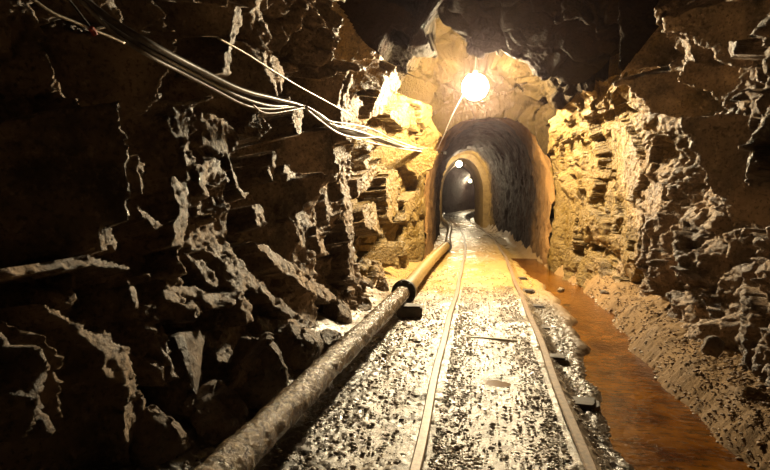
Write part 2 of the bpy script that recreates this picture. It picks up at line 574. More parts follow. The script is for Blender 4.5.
# single rock faces: outline (as seen from the track), how far it stands out, its slope along the drift and up the wall
TURN, DARK = -.10, .75
PLATES = [
    # left wall, faces looking back towards the entrance
    ([(218, 160), (262, 140), (335, 125), (332, 170), (318, 232), (262, 215), (240, 190)], .02, DARK, 0),
    ([(262, 185), (272, 175), (296, 173), (306, 188), (312, 228), (300, 245), (262, 215)], .10, .8, .1),
    ([(145, 322), (205, 330), (226, 352), (268, 412), (225, 440), (150, 460)], .02, .8, -.1),
    ([(0, 300), (42, 302), (92, 335), (100, 372), (116, 400), (122, 480), (0, 480)], .03, .8, -.1),
    ([(84, 100), (165, 108), (170, 180), (165, 240), (120, 232), (92, 190)], -.02, .8, 0),
    ([(0, 120), (80, 110), (100, 200), (95, 255), (0, 262)], .06, .8, 0),
    ([(76, 284), (130, 286), (124, 312), (86, 310)], -.06, .6, 0),
    ([(152, 246), (186, 256), (216, 278), (222, 292), (166, 298)], -.02, .8, 0),
    ([(205, 172), (222, 158), (240, 190), (262, 222), (290, 262), (262, 268), (236, 240), (212, 210)], -.06, .8, 0),
    ([(245, 95), (335, 60), (345, 110), (330, 128), (262, 140)], .0, .8, .1),
    ([(100, 30), (235, 40), (262, 60), (255, 100), (222, 130), (170, 110)], .0, .8, .1),
    ([(358, 52), (420, 34), (414, 62), (398, 82), (368, 92), (330, 108), (330, 80)], .12, .7, .35),
    ([(326, 0), (440, -5), (434, 18), (388, 24), (352, 70), (330, 56)], .02, .7, .4),
    ([(34, 18), (130, 46), (128, 118), (62, 112), (40, 70)], .0, .8, .2),
    ([(150, 0), (216, 0), (218, 36), (160, 36)], .0, .8, .3),
    # left wall, faces turned to the lamp
    ([(169, 175), (181, 180), (190, 171), (200, 166), (202, 182), (195, 200), (192, 215), (187, 238), (181, 249), (168, 248), (167, 228), (173, 213), (170, 200)], .12, TURN, .05),
    ([(193, 166), (206, 159), (220, 156), (212, 172), (206, 185), (205, 198), (199, 197), (198, 182)], .12, TURN, .0),
    ([(197, 200), (203, 202), (207, 222), (220, 226), (235, 250), (246, 266), (264, 288), (290, 316), (282, 320), (262, 300), (240, 285), (222, 262), (205, 240)], .10, -.05, -.45),
    ([(241, 10), (244, 22), (243, 36), (236, 46), (232, 62), (228, 75), (220, 73), (222, 58), (230, 42)], .14, TURN, 0),
    ([(264, 48), (275, 60), (284, 68), (288, 80), (283, 94), (277, 80), (268, 68)], .14, TURN, 0),
    ([(340, 144), (346, 150), (352, 190), (355, 240), (355, 284), (346, 280), (344, 220)], .20, TURN, 0),
    ([(330, 186), (334, 188), (326, 238), (320, 246), (322, 215)], .16, TURN, 0),
    ([(272, 150), (278, 148), (276, 170), (270, 184), (266, 178)], .10, TURN, 0),
    ([(283, 166), (292, 164), (292, 176), (282, 177)], .12, TURN, 0),
    ([(300, 212), (322, 225), (318, 250), (304, 240)], .12, .05, 0),
    ([(127, 372), (137, 375), (145, 396), (142, 422), (134, 446), (133, 470), (127, 462), (121, 430), (117, 402), (120, 385)], .16, TURN, 0),
    ([(40, 300), (60, 304), (95, 330), (120, 340), (132, 350), (128, 374), (116, 384), (102, 380), (100, 352), (75, 330)], .13, -.02, -.3),
    ([(0, 268), (60, 258), (95, 256), (125, 268), (120, 276), (90, 268), (40, 272), (0, 280)], .14, -.02, -.9),
    ([(126, 278), (134, 290), (136, 310), (128, 314), (125, 296)], .14, TURN, 0),
    ([(222, 336), (240, 340), (258, 368), (276, 396), (268, 402), (250, 385), (238, 362)], .08, -.05, -.4),
    ([(286, 118), (296, 106), (308, 104), (306, 122), (300, 136), (292, 134)], .14, TURN, 0),
    ([(214, 120), (224, 118), (218, 140), (222, 155), (214, 150), (208, 135)], .10, TURN, 0),
    ([(366, 116), (380, 84), (398, 72), (408, 76), (396, 96), (382, 116)], .16, TURN, .1),
    ([(341, 108), (345, 92), (350, 74), (354, 78), (350, 96), (356, 112)], .18, TURN, 0),
    ([(342, 112), (356, 96), (366, 104), (360, 122), (344, 128)], .16, TURN, 0),
    ([(412, 66), (424, 40), (432, 30), (430, 44), (422, 62), (412, 74)], .12, TURN, 0),
    ([(384, 40), (391, 24), (392, 40), (386, 62), (380, 66)], .10, TURN, 0),
    # left wall, rubble and small ledges
    ([(258, 238), (276, 243), (284, 254), (300, 262), (312, 280), (328, 291), (340, 301), (322, 300), (304, 292), (292, 278), (276, 268), (268, 254)], .13, -.08, -.5),
    ([(262, 316), (300, 320), (322, 328), (302, 338), (262, 333)], .12, -.05, -.6),
    ([(239, 300), (252, 298), (256, 322), (246, 328)], .14, TURN, 0),
    ([(166, 278), (196, 284), (222, 296), (214, 304), (190, 296), (166, 288)], .10, -.05, -.6),
    ([(186, 250), (204, 258), (222, 280), (214, 288), (196, 270)], .10, -.08, -.3),
    ([(138, 152), (144, 165), (143, 200), (136, 190)], .12, TURN, 0),
    ([(136, 202), (150, 212), (164, 228), (156, 232), (140, 218)], .12, TURN, -.2),
    ([(162, 110), (170, 122), (187, 150), (182, 156), (171, 137)], .10, TURN, 0),
    ([(184, 150), (190, 142), (192, 160), (186, 168)], .12, TURN, 0),
    ([(108, 228), (118, 240), (114, 252), (106, 244)], .10, TURN, 0),
    ([(222, 150), (234, 166), (240, 185), (254, 194), (248, 198), (236, 190), (228, 172)], .10, TURN, 0),
    ([(252, 204), (262, 206), (266, 226), (256, 228)], .12, TURN, 0),
    ([(310, 225), (322, 232), (330, 252), (322, 258), (312, 240)], .14, TURN, 0),
    # left wall, the bright broken rock beside the lamp
    ([(352, 180), (385, 160), (373, 186), (355, 198)], .16, TURN, .2),
    ([(384, 175), (400, 165), (403, 196), (391, 226), (383, 215)], .18, TURN, 0),
    ([(400, 202), (424, 190), (419, 208), (402, 224)], .16, TURN, 0),
    ([(365, 152), (396, 140), (418, 152), (408, 180), (401, 165), (386, 172)], .04, .5, .4),
    ([(362, 206), (380, 200), (385, 236), (362, 229)], .16, TURN, -.2),
    ([(416, 104), (440, 98), (428, 128), (420, 122)], .14, TURN, 0),
    ([(384, 112), (410, 105), (413, 128), (396, 126)], .14, TURN, 0),
    ([(404, 78), (430, 80), (428, 100), (406, 102)], .04, .4, .2),
    ([(362, 244), (386, 246), (384, 264), (364, 262)], -.02, .5, 0),
    # right wall
    ([(580, 178), (596, 180), (595, 195), (586, 215), (579, 240), (577, 215), (588, 195)], .05, TURN, 0),
    ([(582, 153), (618, 146), (620, 178), (586, 178)], .06, TURN, 0),
    ([(580, 135), (597, 138), (596, 150), (582, 150)], -.05, .5, 0),
    ([(622, 200), (645, 215), (640, 262), (618, 255)], .07, TURN, 0),
    ([(566, 200), (580, 205), (574, 250), (562, 245)], .03, TURN, 0),
    ([(638, 215), (655, 225), (652, 255), (640, 250)], -.06, .6, 0),
    ([(600, 125), (622, 118), (636, 140), (648, 168), (655, 150), (669, 132), (660, 156), (652, 172), (640, 190), (625, 196), (612, 180)], .08, TURN, 0),
    ([(640, 188), (664, 184), (662, 206), (648, 212), (640, 204)], .10, TURN, 0),
    ([(702, -5), (775, -5), (775, 110), (744, 70), (724, 36)], .02, .7, .2),
    ([(655, 70), (690, 72), (722, 110), (700, 132), (672, 112)], .02, .7, .2),
    ([(694, 20), (720, 40), (722, 64), (736, 76), (726, 112), (700, 80)], .0, .7, .2),
    ([(612, -5), (648, -5), (655, 30), (682, 66), (650, 66), (624, 50)], .04, .7, .3),
    ([(653, 3), (661, 10), (660, 26), (655, 22)], .12, TURN, 0),
    ([(682, 38), (690, 50), (695, 66), (687, 60), (681, 48)], .12, TURN, 0),
    ([(752, 58), (758, 70), (763, 85), (755, 82)], .12, TURN, 0),
    ([(733, 102), (742, 100), (749, 114), (740, 119)], .12, TURN, 0),
    ([(727, 42), (732, 39), (738, 44), (736, 56), (728, 61), (724, 52)], .14, TURN, 0),
    ([(616, 132), (630, 128), (634, 150), (622, 172), (614, 168)], -.14, .5, 0),
    ([(730, 120), (770, 110), (770, 240), (735, 215)], .0, .8, 0),
]
LAMP_AT = LAMP1
LIM = np.full((NY, NS), 9.0)
rowstep = np.arange(NY)
wpx = 3.0 * np.stack([fbm(P, .10, 501, 3), fbm(P, .10, 502, 3)], 1)
vis = ((EYE - P) * NRM.reshape(-1, 3)).sum(1) > -.2
small = D.copy().ravel()
small = .012 * facets(P, .11, 9, 1.1)[0] + .006 * facets(P, .04, 15, 1.2)[0] + .006 * fbm(P, .06, 78, 3)


def inside(poly, x, y):
    r = np.zeros(len(x), bool)
    n = len(poly)
    for k in range(n):
        x0, y0 = poly[k]
        x1, y1 = poly[(k + 1) % n]
        c = (y0 > y) != (y1 > y)
        r ^= c & (x < (x1 - x0) * (y - y0) / (y1 - y0 + 1e-9) + x0)
    return r


Df = D.ravel()
taken = np.zeros(len(P), bool)
arcf = ARC.ravel()
for poly, d0, gy, gs in PLATES:
    left = np.mean([q[0] for q in poly]) < 470
    pu, pv = project(P + NRM.reshape(-1, 3) * d0)
    m = inside(poly, pu + wpx[:, 0], pv + wpx[:, 1]) & vis & (P[:, 1] > .5)
    m &= (colidx < (NL + NR) // 2) if left else (colidx > (NL + NR) // 2)
    if m.sum() < 4:
        print('plate missed', poly[0])
        continue
    up = arcf[m] if left else -arcf[m]
    yc, sc_ = P[m, 1].mean(), up.mean()
    gy = -.17 if gy == TURN and P[m, 1].mean() < 3.9 else gy
    Df[m] = d0 + np.clip(gy * (P[m, 1] - yc), -.3, .3) + gs * (up - sc_) * .6 + small[m] * (.55 if gy > .3 else 1)
    taken[m] = gy < .3
    if gy < .3:
        idx = np.nonzero(m)[0]
        idx = idx[::max(1, len(idx) // 260)]
        pts = P[idx] + NRM.reshape(-1, 3)[idx] * Df[idx][:, None]
        for target, reach in ((LAMP_AT, 1.0), (EYE, .8)):
            for t in np.linspace(.02, .93 * reach, 110):
                q = pts + (target - pts) * t
                if np.linalg.norm((q - pts)[0]) < .05:
                    continue
                rr = np.clip(np.searchsorted(rows, q[:, 1]), 0, NY - 1)
                bx = BASE[rr]
                jj = ((bx[..., 0] - q[:, None, 0]) ** 2 + (bx[..., 2] - q[:, None, 2]) ** 2).argmin(1)
                dd = ((q - BASE[rr, jj]) * NRM[rr, jj]).sum(1) - .015
                ok = dd < .5
                a, b_, c = rr[ok], jj[ok], dd[ok]
                for da in (-2, -1, 0, 1, 2):
                    for db in (-3, -2, -1, 0, 1, 2, 3):
                        np.minimum.at(LIM, (np.clip(a + da, 0, NY - 1), np.clip(b_ + db, 0, NS - 1)), c)
lim = LIM.ravel()
Df = np.where(taken, Df, np.minimum(Df, lim - .012 * np.abs(fbm(P, .05, 79, 2))))
D = Df.reshape(NY, NS)

V = BASE + NRM * D[..., None]


brk = 26 * fbm(PS, .7, 611, 2, .4).reshape(NY, NS)          # the roof colour with painted shade meets the wall colour along a ragged line


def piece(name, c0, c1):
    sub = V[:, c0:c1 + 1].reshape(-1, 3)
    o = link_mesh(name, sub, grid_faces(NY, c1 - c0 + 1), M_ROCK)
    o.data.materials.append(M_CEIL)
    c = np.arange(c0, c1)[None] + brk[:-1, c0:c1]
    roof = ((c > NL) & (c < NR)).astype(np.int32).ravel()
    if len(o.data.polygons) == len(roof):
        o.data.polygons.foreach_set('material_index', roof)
    else:
        print('face count changed', name)
    return tag(o, kind='structure')


piece('wall_left', 0, NL)
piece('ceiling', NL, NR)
piece('wall_right', NR, NS - 1)

# ------------------------------------------------------------------ the tunnel beyond the mouth


def cx(y):
    y = np.asarray(y, float)
    a = .09 - .0058 * np.clip(y - 7, 0, None) ** 2
    b = (.09 - .0058 * 121) - .1276 * (y - 18) + .0119 * (y - 18) ** 2
    return np.where(y < 18, a, b)


def hx(y):
    return np.gradient(cx(y), y)


TK = [(-.89, -.2), (-.89, .5), (-.89, 1.0), (-.83, 1.45), (-.64, 1.92), (-.33, 2.25), (.0, 2.36), (.36, 2.25), (.67, 1.92), (.86, 1.4), (.90, .9), (.90, -.2)]
prow = np.concatenate([np.arange(7.6, 12, .03), np.arange(12, 18.01, .05)])
prow2 = np.arange(18.0, 52, .12)
tp = catmull(TK, 14)
seg = np.r_[0, np.cumsum(np.linalg.norm(np.diff(tp, axis=0), axis=1))]
NT = 181
tt = np.linspace(0, seg[-1], NT)
tp = np.stack([np.interp(tt, seg, tp[:, 0]), np.interp(tt, seg, tp[:, 1])], 1)
tn = np.stack([-np.gradient(tp[:, 1]), np.gradient(tp[:, 0])], 1)
tn /= np.linalg.norm(tn, axis=1)[:, None]
if ((np.array([0, 1.1]) - tp) * tn).sum(1).mean() < 0:
    tn = -tn


def tunnel(prow, amp, names, mat, shrink=0.0):
    B = np.zeros((len(prow), NT, 3))
    B[..., 0] = cx(prow)[:, None] + tp[:, 0]
    B[..., 1] = prow[:, None]
    B[..., 2] = tp[:, 1]
    p = B.reshape(-1, 3)
    d = amp * (facets(p, .5, 31, .8)[0] * .6 + facets(p, .18, 33, .8)[0] * .35 + .3 * fbm(p, .25, 35, 4)) + shrink
    B[..., 0] += tn[:, 0] * d.reshape(B.shape[:2])
    B[..., 2] += tn[:, 1] * d.reshape(B.shape[:2])
    c = [0, 66, 114, NT - 1]
    for k in range(3):
        sub = B[:, c[k]:c[k + 1] + 1].reshape(-1, 3)
        tag(link_mesh(names[k], sub, grid_faces(len(prow), c[k + 1] - c[k] + 1), mat), kind='structure')


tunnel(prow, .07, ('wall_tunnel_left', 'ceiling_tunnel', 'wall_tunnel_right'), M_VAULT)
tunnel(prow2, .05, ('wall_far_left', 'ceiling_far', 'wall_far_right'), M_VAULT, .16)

# ring of masonry where the lined part of the tunnel begins
arch = []
for k in range(NT):
    a = tp[k]
    arch.append(((a + tn[k] * -.2), (a + tn[k] * .18)))
yA, yB = 17.7, 18.6
V4, F4 = [], []
for o_, i_ in arch:
    for (q, y) in ((o_, yA), (i_, yA), (i_, yB), (o_, yB)):
        V4.append((float(cx(18.0)) + q[0], y, q[1]))
for k in range(NT - 1):
    for j in range(4):
        a, b2 = k * 4 + j, k * 4 + (j + 1) % 4
        F4.append((a, b2, b2 + 4, a + 4))
M_ARCH = simple('ochre_plastered_masonry', (.20, .12, .03), (.34, .22, .07), 9, .5, 0, .6, .02)
tag(link_mesh('trim_1', V4, F4, M_ARCH), kind='structure')

# ------------------------------------------------------------------ floor
DITCH = np.array([(-1.5, .60, 1.02), (2.03, .625, 1.015), (2.73, .656, .985), (3.6, .75, 1.0), (4.84, .85, 1.12), (6.17, .80, 1.10), (7.4, .66, .98), (9, .58, .9)])
WATER_Z = -.10


def ditch(y):
    w = .022 * np.sin(y * 7.1) + .015 * np.sin(y * 15.3 + 1)
    return np.interp(y, DITCH[:, 0], DITCH[:, 1]) + w, np.interp(y, DITCH[:, 0], DITCH[:, 2]) + .02 * np.sin(y * 9 + 2)


PUD = at_z(497, 381, .0)


def floor_z(x, y, detail=True):
    p = np.stack([x, y, np.zeros_like(x)], 1)
    l, r = ditch(y)
    z = np.zeros_like(x)
    z += -.07 * sstep(.40, .52, x) - .11 * sstep(l - .10, l + .06, x) + .25 * sstep(r - .05, r + .22, x) + .05 * sstep(r + .15, r + .4, x)
    z += .10 * sstep(-.85, -1.2, x)
    z += .018 * fbm(p, .55, 41, 3)
    z += -.022 * np.exp(-((x - PUD[0]) / .085) ** 2 - ((y - PUD[1]) / .06) ** 2)
    if detail:
        bank = sstep(r - .02, r + .06, x)
        gr = np.clip(sstep(.38, .44, x) + sstep(-.42, -.6, x) * sstep(4.2, 2.6, y) + (.25 + .75 * sstep(.10, .26, np.abs(x - .09))) * sstep(-.45, .35, fbm(p, .22, 43, 4, .6)) * sstep(7.5, 5.0, y), .06, 1)
        gr = gr * (1 - .7 * bank)
        f1, f2, c, o = worley(p, .025, 45, True)
        hh = h01(c[:, 0], c[:, 1], c[:, 2], 46)
        z += gr * .0105 * hh * np.sqrt(np.clip(1 - (f1 / .62) ** 2, 0, 1))
        f1, f2, c, o = worley(p, .017, 47, True)
        hh = h01(c[:, 0], c[:, 1], c[:, 2], 48)
        z += (.26 + .74 * gr) * .0075 * hh * np.sqrt(np.clip(1 - (f1 / .62) ** 2, 0, 1))
        z += bank * (.020 * fbm(p, .30, 61, 2, .5) + .010 * facets(p, .075, 62, 1.0)[0] + .006 * facets(p, .035, 63, 1.0)[0])
        f1, f2, c, o = worley(p, .028, 64, True)
        z += bank * .007 * h01(c[:, 0], c[:, 1], c[:, 2], 65) ** 2 * np.sqrt(np.clip(1 - (f1 / .6) ** 2, 0, 1))
        z += .0035 * fbm(p, .08, 49, 3, .55)
    return z


fx = np.arange(-1.75, 1.95, .0105)
fy = np.concatenate([np.arange(-1.2, 1.3, .03), np.arange(1.3, 4.5, .0095), np.arange(4.5, 7.96, .016)])
GX, GY = np.meshgrid(fx, fy)
gz = floor_z(GX.ravel(), GY.ravel())
tag(link_mesh('floor', np.stack([GX.ravel(), GY.ravel(), gz], 1), grid_faces(len(fy), len(fx)), M_FLOOR, smooth=True), kind='structure')

fy2 = np.concatenate([np.arange(7.70, 14, .035), np.arange(14, 52, .12)])
fx2 = np.linspace(-1.1, 1.1, 90)
GX, GY = np.meshgrid(fx2, fy2)
p = np.stack([GX.ravel(), GY.ravel(), 0 * GX.ravel()], 1)
z2 = floor_z(GX.ravel() + .09, GY.ravel(), False) + .016 * np.sqrt(np.clip(1 - (worley(p, .05, 45, True)[0] / .62) ** 2, 0, 1)) * sstep(7.6, 8.6, GY.ravel()) - .03 * sstep(7.95, 7.8, GY.ravel())
z2 = np.minimum(z2, .03)
GX = GX + cx(fy2)[:, None]
tag(link_mesh('floor_tunnel', np.stack([GX.ravel(), GY.ravel(), z2], 1), grid_faces(len(fy2), len(fx2)), M_FLOOR, smooth=True), kind='structure')

# water in the ditch
wy = np.arange(-1.0, 9.0, .05)
l, r = ditch(wy)
wv, wf = [], []
for k, y in enumerate(wy):
    wv += [(l[k] - .1, y, WATER_Z), (r[k] + .12, y, WATER_Z)]
for k in range(len(wy) - 1):
    wf.append((2 * k, 2 * k + 1, 2 * k + 3, 2 * k + 2))
tag(link_mesh('ditch_water', wv, wf, M_WATER), 'rust orange water lying in the ditch right of the track', 'water', kind='stuff')


# ------------------------------------------------------------------ track
def track_x(y):
    return cx(y)


RAILP = [(-.030, -.060), (.030, -.060), (.030, -.052), (.007, -.046), (.007, -.018), (.020, -.011), (.021, -.002), (.016, .002), (-.016, .002), (-.021, -.002), (-.020, -.011), (-.007, -.018), (-.007, -.046), (-.030, -.052)]
ry = np.concatenate([np.arange(-1.1, 7, .15), np.arange(7, 34, .35)])
for s, lab in ((-1, 'left rusty rail of the narrow track, nearer the pipe'), (1, 'right rusty rail of the narrow track, nearer the ditch')):
    wob = .006 * np.sin(ry * 1.7 + s) + .004 * np.sin(ry * 4.1)
    path = np.stack([track_x(ry) + s * .305 + wob, ry, .033 + .004 * np.sin(ry * 2.3 + s)], 1)
    vv, ff = sweep(path, RAILP)
    tag(link_mesh('rail', vv, ff, M_RAIL), lab, 'rail', 'rails of the mine track')


def rough_block(name, size, loc, rotz, mat, seed, jitter=.006, cuts=5, parent=None):
    """weathered, slightly worn block: bevelled box with displaced faces"""
    bm = bmesh.new()
    bmesh.ops.create_cube(bm, size=1)
    for v in bm.verts:
        v.co = Vector((v.co.x * size[0], v.co.y * size[1], v.co.z * size[2]))
    bmesh.ops.bevel(bm, geom=bm.edges[:], offset=min(size) * .12, segments=2, affect='EDGES')
    bmesh.ops.subdivide_edges(bm, edges=bm.edges[:], cuts=cuts, use_grid_fill=True)
    co = np.array([v.co[:] for v in bm.verts])
    d = fbm(co + seed * 3.1, .09, seed, 4)[:, None] * jitter * (co / np.linalg.norm(co, axis=1)[:, None])
    for v, q in zip(bm.verts, d):
        v.co += Vector(q)
    me = bpy.data.meshes.new(name)
    bm.to_mesh(me)
    bm.free()
    me.materials.append(mat)
    o = bpy.data.objects.new(name, me)
    o.location = loc
    o.rotation_euler = (0, 0, rotz)
    COL.objects.link(o)
    if parent:
        o.parent = parent
    return o


ORD = ['nearest of the row', 'second of the row', 'third of the row', 'fourth of the row', 'fifth of the row', 'sixth and farthest of the row']
for k, y in enumerate((2.62, 3.33, 4.07, 4.85, 5.65, 6.5)):
    o = rough_block('sleeper', (.97 + .06 * math.sin(k * 5), .12 + .02 * math.sin(k * 4), .12), (.09 + .02 * math.sin(k * 3), y, -.094), .05 * math.sin(k * 7), M_SLEEPER, 60 + k, .022, 8)
    tag(o, 'dark sunken timber sleeper under the rails, ' + ORD[k], 'sleeper', 'timber sleepers under the track')

ta, tb = at_z(467, 337, .016), at_z(517, 341, .016)
vv, ff = sweep([ta, (ta + tb) / 2 + np.array([0, .002, .003]), tb], [(-.011, -.006), (.011, -.006), (.011, .004), (.007, .007), (-.007, .007), (-.011, .004)])
tag(link_mesh('tie_bar', vv, ff, simple('pale_worn_steel', (.40, .33, .24), (.60, .51, .38), 30, .35)), 'thin pale bar lying crosswise between the two rails', 'bar')

# ------------------------------------------------------------------ pipe along the left side


def pipe_mesh(name, path, rad, mat, parent, lump=0.0, seed=1, n=28):
    path = np.array(path)
    vv, ff = sweep(path, ring(rad, n))
    co = np.array(vv)
    if lump:
        c = np.repeat(path, n, 0)
        nrm = (co - c) / rad
        d = lump * (fbm(co, .045, seed, 3) + .8 * np.sqrt(np.clip(1 - (worley(co, .03, seed)[0] / .6) ** 2, 0, 1)))
        co = co + nrm * d[:, None]
    return link_mesh(name, list(co), ff, mat, parent, smooth=True)


def lerp_path(pts, step):
    pts = np.array(pts, float)
    s = np.r_[0, np.cumsum(np.linalg.norm(np.diff(pts, axis=0), axis=1))]
    t = np.arange(0, s[-1], step)
    return np.stack([np.interp(t, s, pts[:, k]) for k in range(3)], 1)


pA = at_z(232, 462, .17)
pB = at_z(404, 292, .16)
dirp = (pB - pA) / np.linalg.norm(pB - pA)
root = empty('pipe', pB, 'long crusted iron pipe lying from the lower left up to the black collar', 'pipe', 'pipe sections along the left wall')
inv = -np.array(pB)
o = pipe_mesh('barrel', lerp_path([pA - dirp * 1.6, pB + dirp * .06], .012) + inv, .058, M_PIPE, root, .006, 3)
pC = at_z(446, 246, .12)
d2 = (pC - pB) / np.linalg.norm(pC - pB)
root2 = empty('pipe', pB, 'ochre stained pipe section running from the black collar towards the tunnel mouth', 'pipe', 'pipe sections along the left wall')
midp = (pB + pC) / 2 + np.array([-.02, 0, .01])
o = pipe_mesh('barrel', catmull([pB + d2 * .02, midp, pC], 40) + inv, .066, M_PIPE_FAR, root2, .002, 4)
fl = [(-.03, .098), (-.026, .104), (.022, .104), (.03, .098), (.032, .075), (.16, .073), (.17, .064)]


def lathe_along(name, origin, d, prof, mat, parent, off, n=32):
    V, Fc = [], []
    d = np.array(d)
    s = np.cross(d, [0, 0, 1.0])
    s /= np.linalg.norm(s)
    u = np.cross(s, d)
    for a, r in prof:
        for k in range(n):
            t = 2 * math.pi * k / n
            V.append(np.array(origin) + off + d * a + s * r * math.cos(t) + u * r * math.sin(t))
    m = len(prof)
    for i in range(m - 1):
        for k in range(n):
            Fc.append((i * n + k, i * n + (k + 1) % n, (i + 1) * n + (k + 1) % n, (i + 1) * n + k))
    Fc.append(tuple(range(n))[::-1])
    Fc.append(tuple((m - 1) * n + k for k in range(n)))
    return link_mesh(name, V, Fc, mat, parent, smooth=False)


lathe_along('collar', pB, d2, fl, M_FLANGE, root2, inv)
for k in range(8):
    t = 2 * math.pi * k / 8 + .2
    s = np.cross(d2, [0, 0, 1.0])
    s /= np.linalg.norm(s)
    u = np.cross(s, d2)
    lathe_along('bolt', pB + s * .088 * math.cos(t) + u * .088 * math.sin(t), d2, [(-.045, .008), (-.03, .009), (.04, .008)], M_FLANGE, root2, inv, 6)
ty = np.arange(pC[1] + .12, 24, .3)
p3 = np.stack([cx(ty) + (pC[0] - float(cx(pC[1]))) * 1.0 + .02 * np.sin(ty), ty, .10 + 0 * ty], 1)
root3 = empty('pipe', p3[0], 'dark thinner pipe section running on through the far tunnel', 'pipe', 'pipe sections along the left wall')
o = pipe_mesh('barrel', p3 - p3[0], .055, M_PIPE, root3, .002, 6, 16)
lathe_along('collar', p3[0], (p3[1] - p3[0]) / np.linalg.norm(p3[1] - p3[0]), [(-.05, .085), (.02, .085), (.025, .06)], M_FLANGE, root3, -p3[0], 20)

b = at_z(409, 318, 0.0)
o = rough_block('wooden_block', (.20, .13, .10), (b[0] + .0, b[1] + .02, .052), .12, M_SLEEPER, 91, .005, 4)
tag(o, 'dark wooden block lying beside the pipe under its black collar', 'block')

# ------------------------------------------------------------------ cables on the left wall


def tube(name, pts, rad, mat, parent=None, n=8, sub=10, off=(0, 0, 0)):
    path = catmull(pts, sub) - np.array(off)
    vv, ff = sweep(path, ring(rad, n))
    return link_mesh(name, vv, ff, mat, parent, smooth=True)


def wall_x(py_y):
    return np.interp(py_y, [1.0, 2.0, 4.0, 5.5, 6.4, 7.0, 7.6], [-1.12, -1.10, -1.02, -.95, -.86, -.72, -.66])


def cable_pts(pix, dx=0.0):
    """points of a cable strung along the left wall, given where it passes"""
    out = []
    for px, py in pix:
        d = ray(px, py)
        dx_ = dx - .16 * min(1, max(0, (135 - px) / 40)) * (dx < .03)
        # meet the hanging plane of the cables, which runs a little off the wall
        y = 3.0
        for _ in range(60):
            y += .5 * ((wall_x(y) + dx_) / d[0] * d[1] - y)
        out.append(EYE + d * (y / d[1]))
    return out


CAB = [
    ([(60, -25), (100, 12), (140, 38), (200, 70), (242, 90), (276, 99), (304, 107), (330, 124), (360, 132), (398, 145), (428, 150), (446, 152)], .0125, 0, M_CABLE, 'thick dark cable at the top of the bundle on the left wall'),
    ([(64, -20), (100, 18), (140, 45), (200, 77), (240, 97), (272, 106), (306, 107), (334, 127), (362, 136), (400, 147), (430, 151), (446, 153)], .0105, -.02, M_CABLE, 'dark cable running second in the bundle on the left wall'),
    ([(68, -14), (104, 24), (140, 51), (180, 72), (215, 90), (245, 105), (270, 109), (308, 108), (332, 129), (356, 139), (392, 147), (426, 152), (446, 154)], .0065, -.01, M_WIRE, 'grey cable looping lowest out of the bundle on the left wall'),
    ([(306, 106), (318, 113), (330, 121), (350, 124), (372, 129), (395, 140), (420, 149)], .0055, .02, M_WIRE, 'thin grey cable arching above the bundle near the lit rock'),
    ([(306, 109), (322, 122), (340, 134), (362, 138), (384, 138), (408, 148), (432, 150)], .0055, .03, M_WIRE, 'thin grey cable sagging under the bundle near the lit rock'),
    ([(252, 104), (262, 112), (274, 113), (292, 110), (306, 108), (320, 114), (338, 128)], .0050, .01, M_WIRE, 'short grey cable end curling below the bundle'),
]
for pix, rad, dx, mt, lab in CAB:
    o = tube('cable', cable_pts(pix, dx), rad, mt)
    tag(o, lab, 'cable', 'cables bundled along the left wall')
o = tube('wire', cable_pts([(218, 38), (245, 53), (275, 72), (300, 87), (322, 99), (344, 111), (352, 116)], -.06), .0055, M_WIREMETAL)
tag(o, 'single straight wire stretched above the cable bundle on the left wall', 'wire')
r0 = cable_pts([(93, 31)], .05)[0]
root = empty('wire', r0, 'pale slack wire with a red tie in the dark upper left', 'wire')
tube('strand', cable_pts([(18, -12), (42, 6), (55, 14), (72, 21), (93, 30), (106, 35), (124, 43)], .05), .0045, M_WIREMETAL, root, off=r0)
tube('strand', cable_pts([(60, -10), (74, 6), (93, 31)], .05), .003, M_SOCKET, root, off=r0)
tube('tie', cable_pts([(90, 28), (93, 31), (95, 35)], .055), .008, M_RED, root, off=r0)['label'] = 'red tie'


# ------------------------------------------------------------------ lamps
def lathe(name, prof, mat, parent, n=24):
    V, Fc = [], []
    for r, z in prof:
        for k in range(n):
            t = 2 * math.pi * k / n
            V.append((r * math.cos(t), r * math.sin(t), z))
    for i in range(len(prof) - 1):
        for k in range(n):
            Fc.append((i * n + k, i * n + (k + 1) % n, (i + 1) * n + (k + 1) % n, (i + 1) * n + k))
    return link_mesh(name, V, Fc, mat, parent, smooth=True)


def lamp(loc, label, bulb_mat, r=.06, group='bulbs hanging along the drift', top=.3):
    root = empty('mine_lamp', loc, label, 'lamp', group)
    prof = [(max(.0005, r * math.sin(a)), -r * math.cos(a)) for a in np.linspace(0, math.pi * .82, 10)]
    lathe('bulb', prof, bulb_mat, root, 16)
    z0 = prof[-1][1]
    lathe('socket', [(.0005, z0 + .07), (.02, z0 + .07), (.026, z0 + .05), (.028, z0), (.022, z0 - .004), (.0005, z0 - .004)], M_SOCKET, root)
    tube('cord', [(0, 0, z0 + .065), (.004, .003, z0 + .07 + top * .5), (0, .008, z0 + .07 + top)], .006, M_SOCKET, root)
    return root


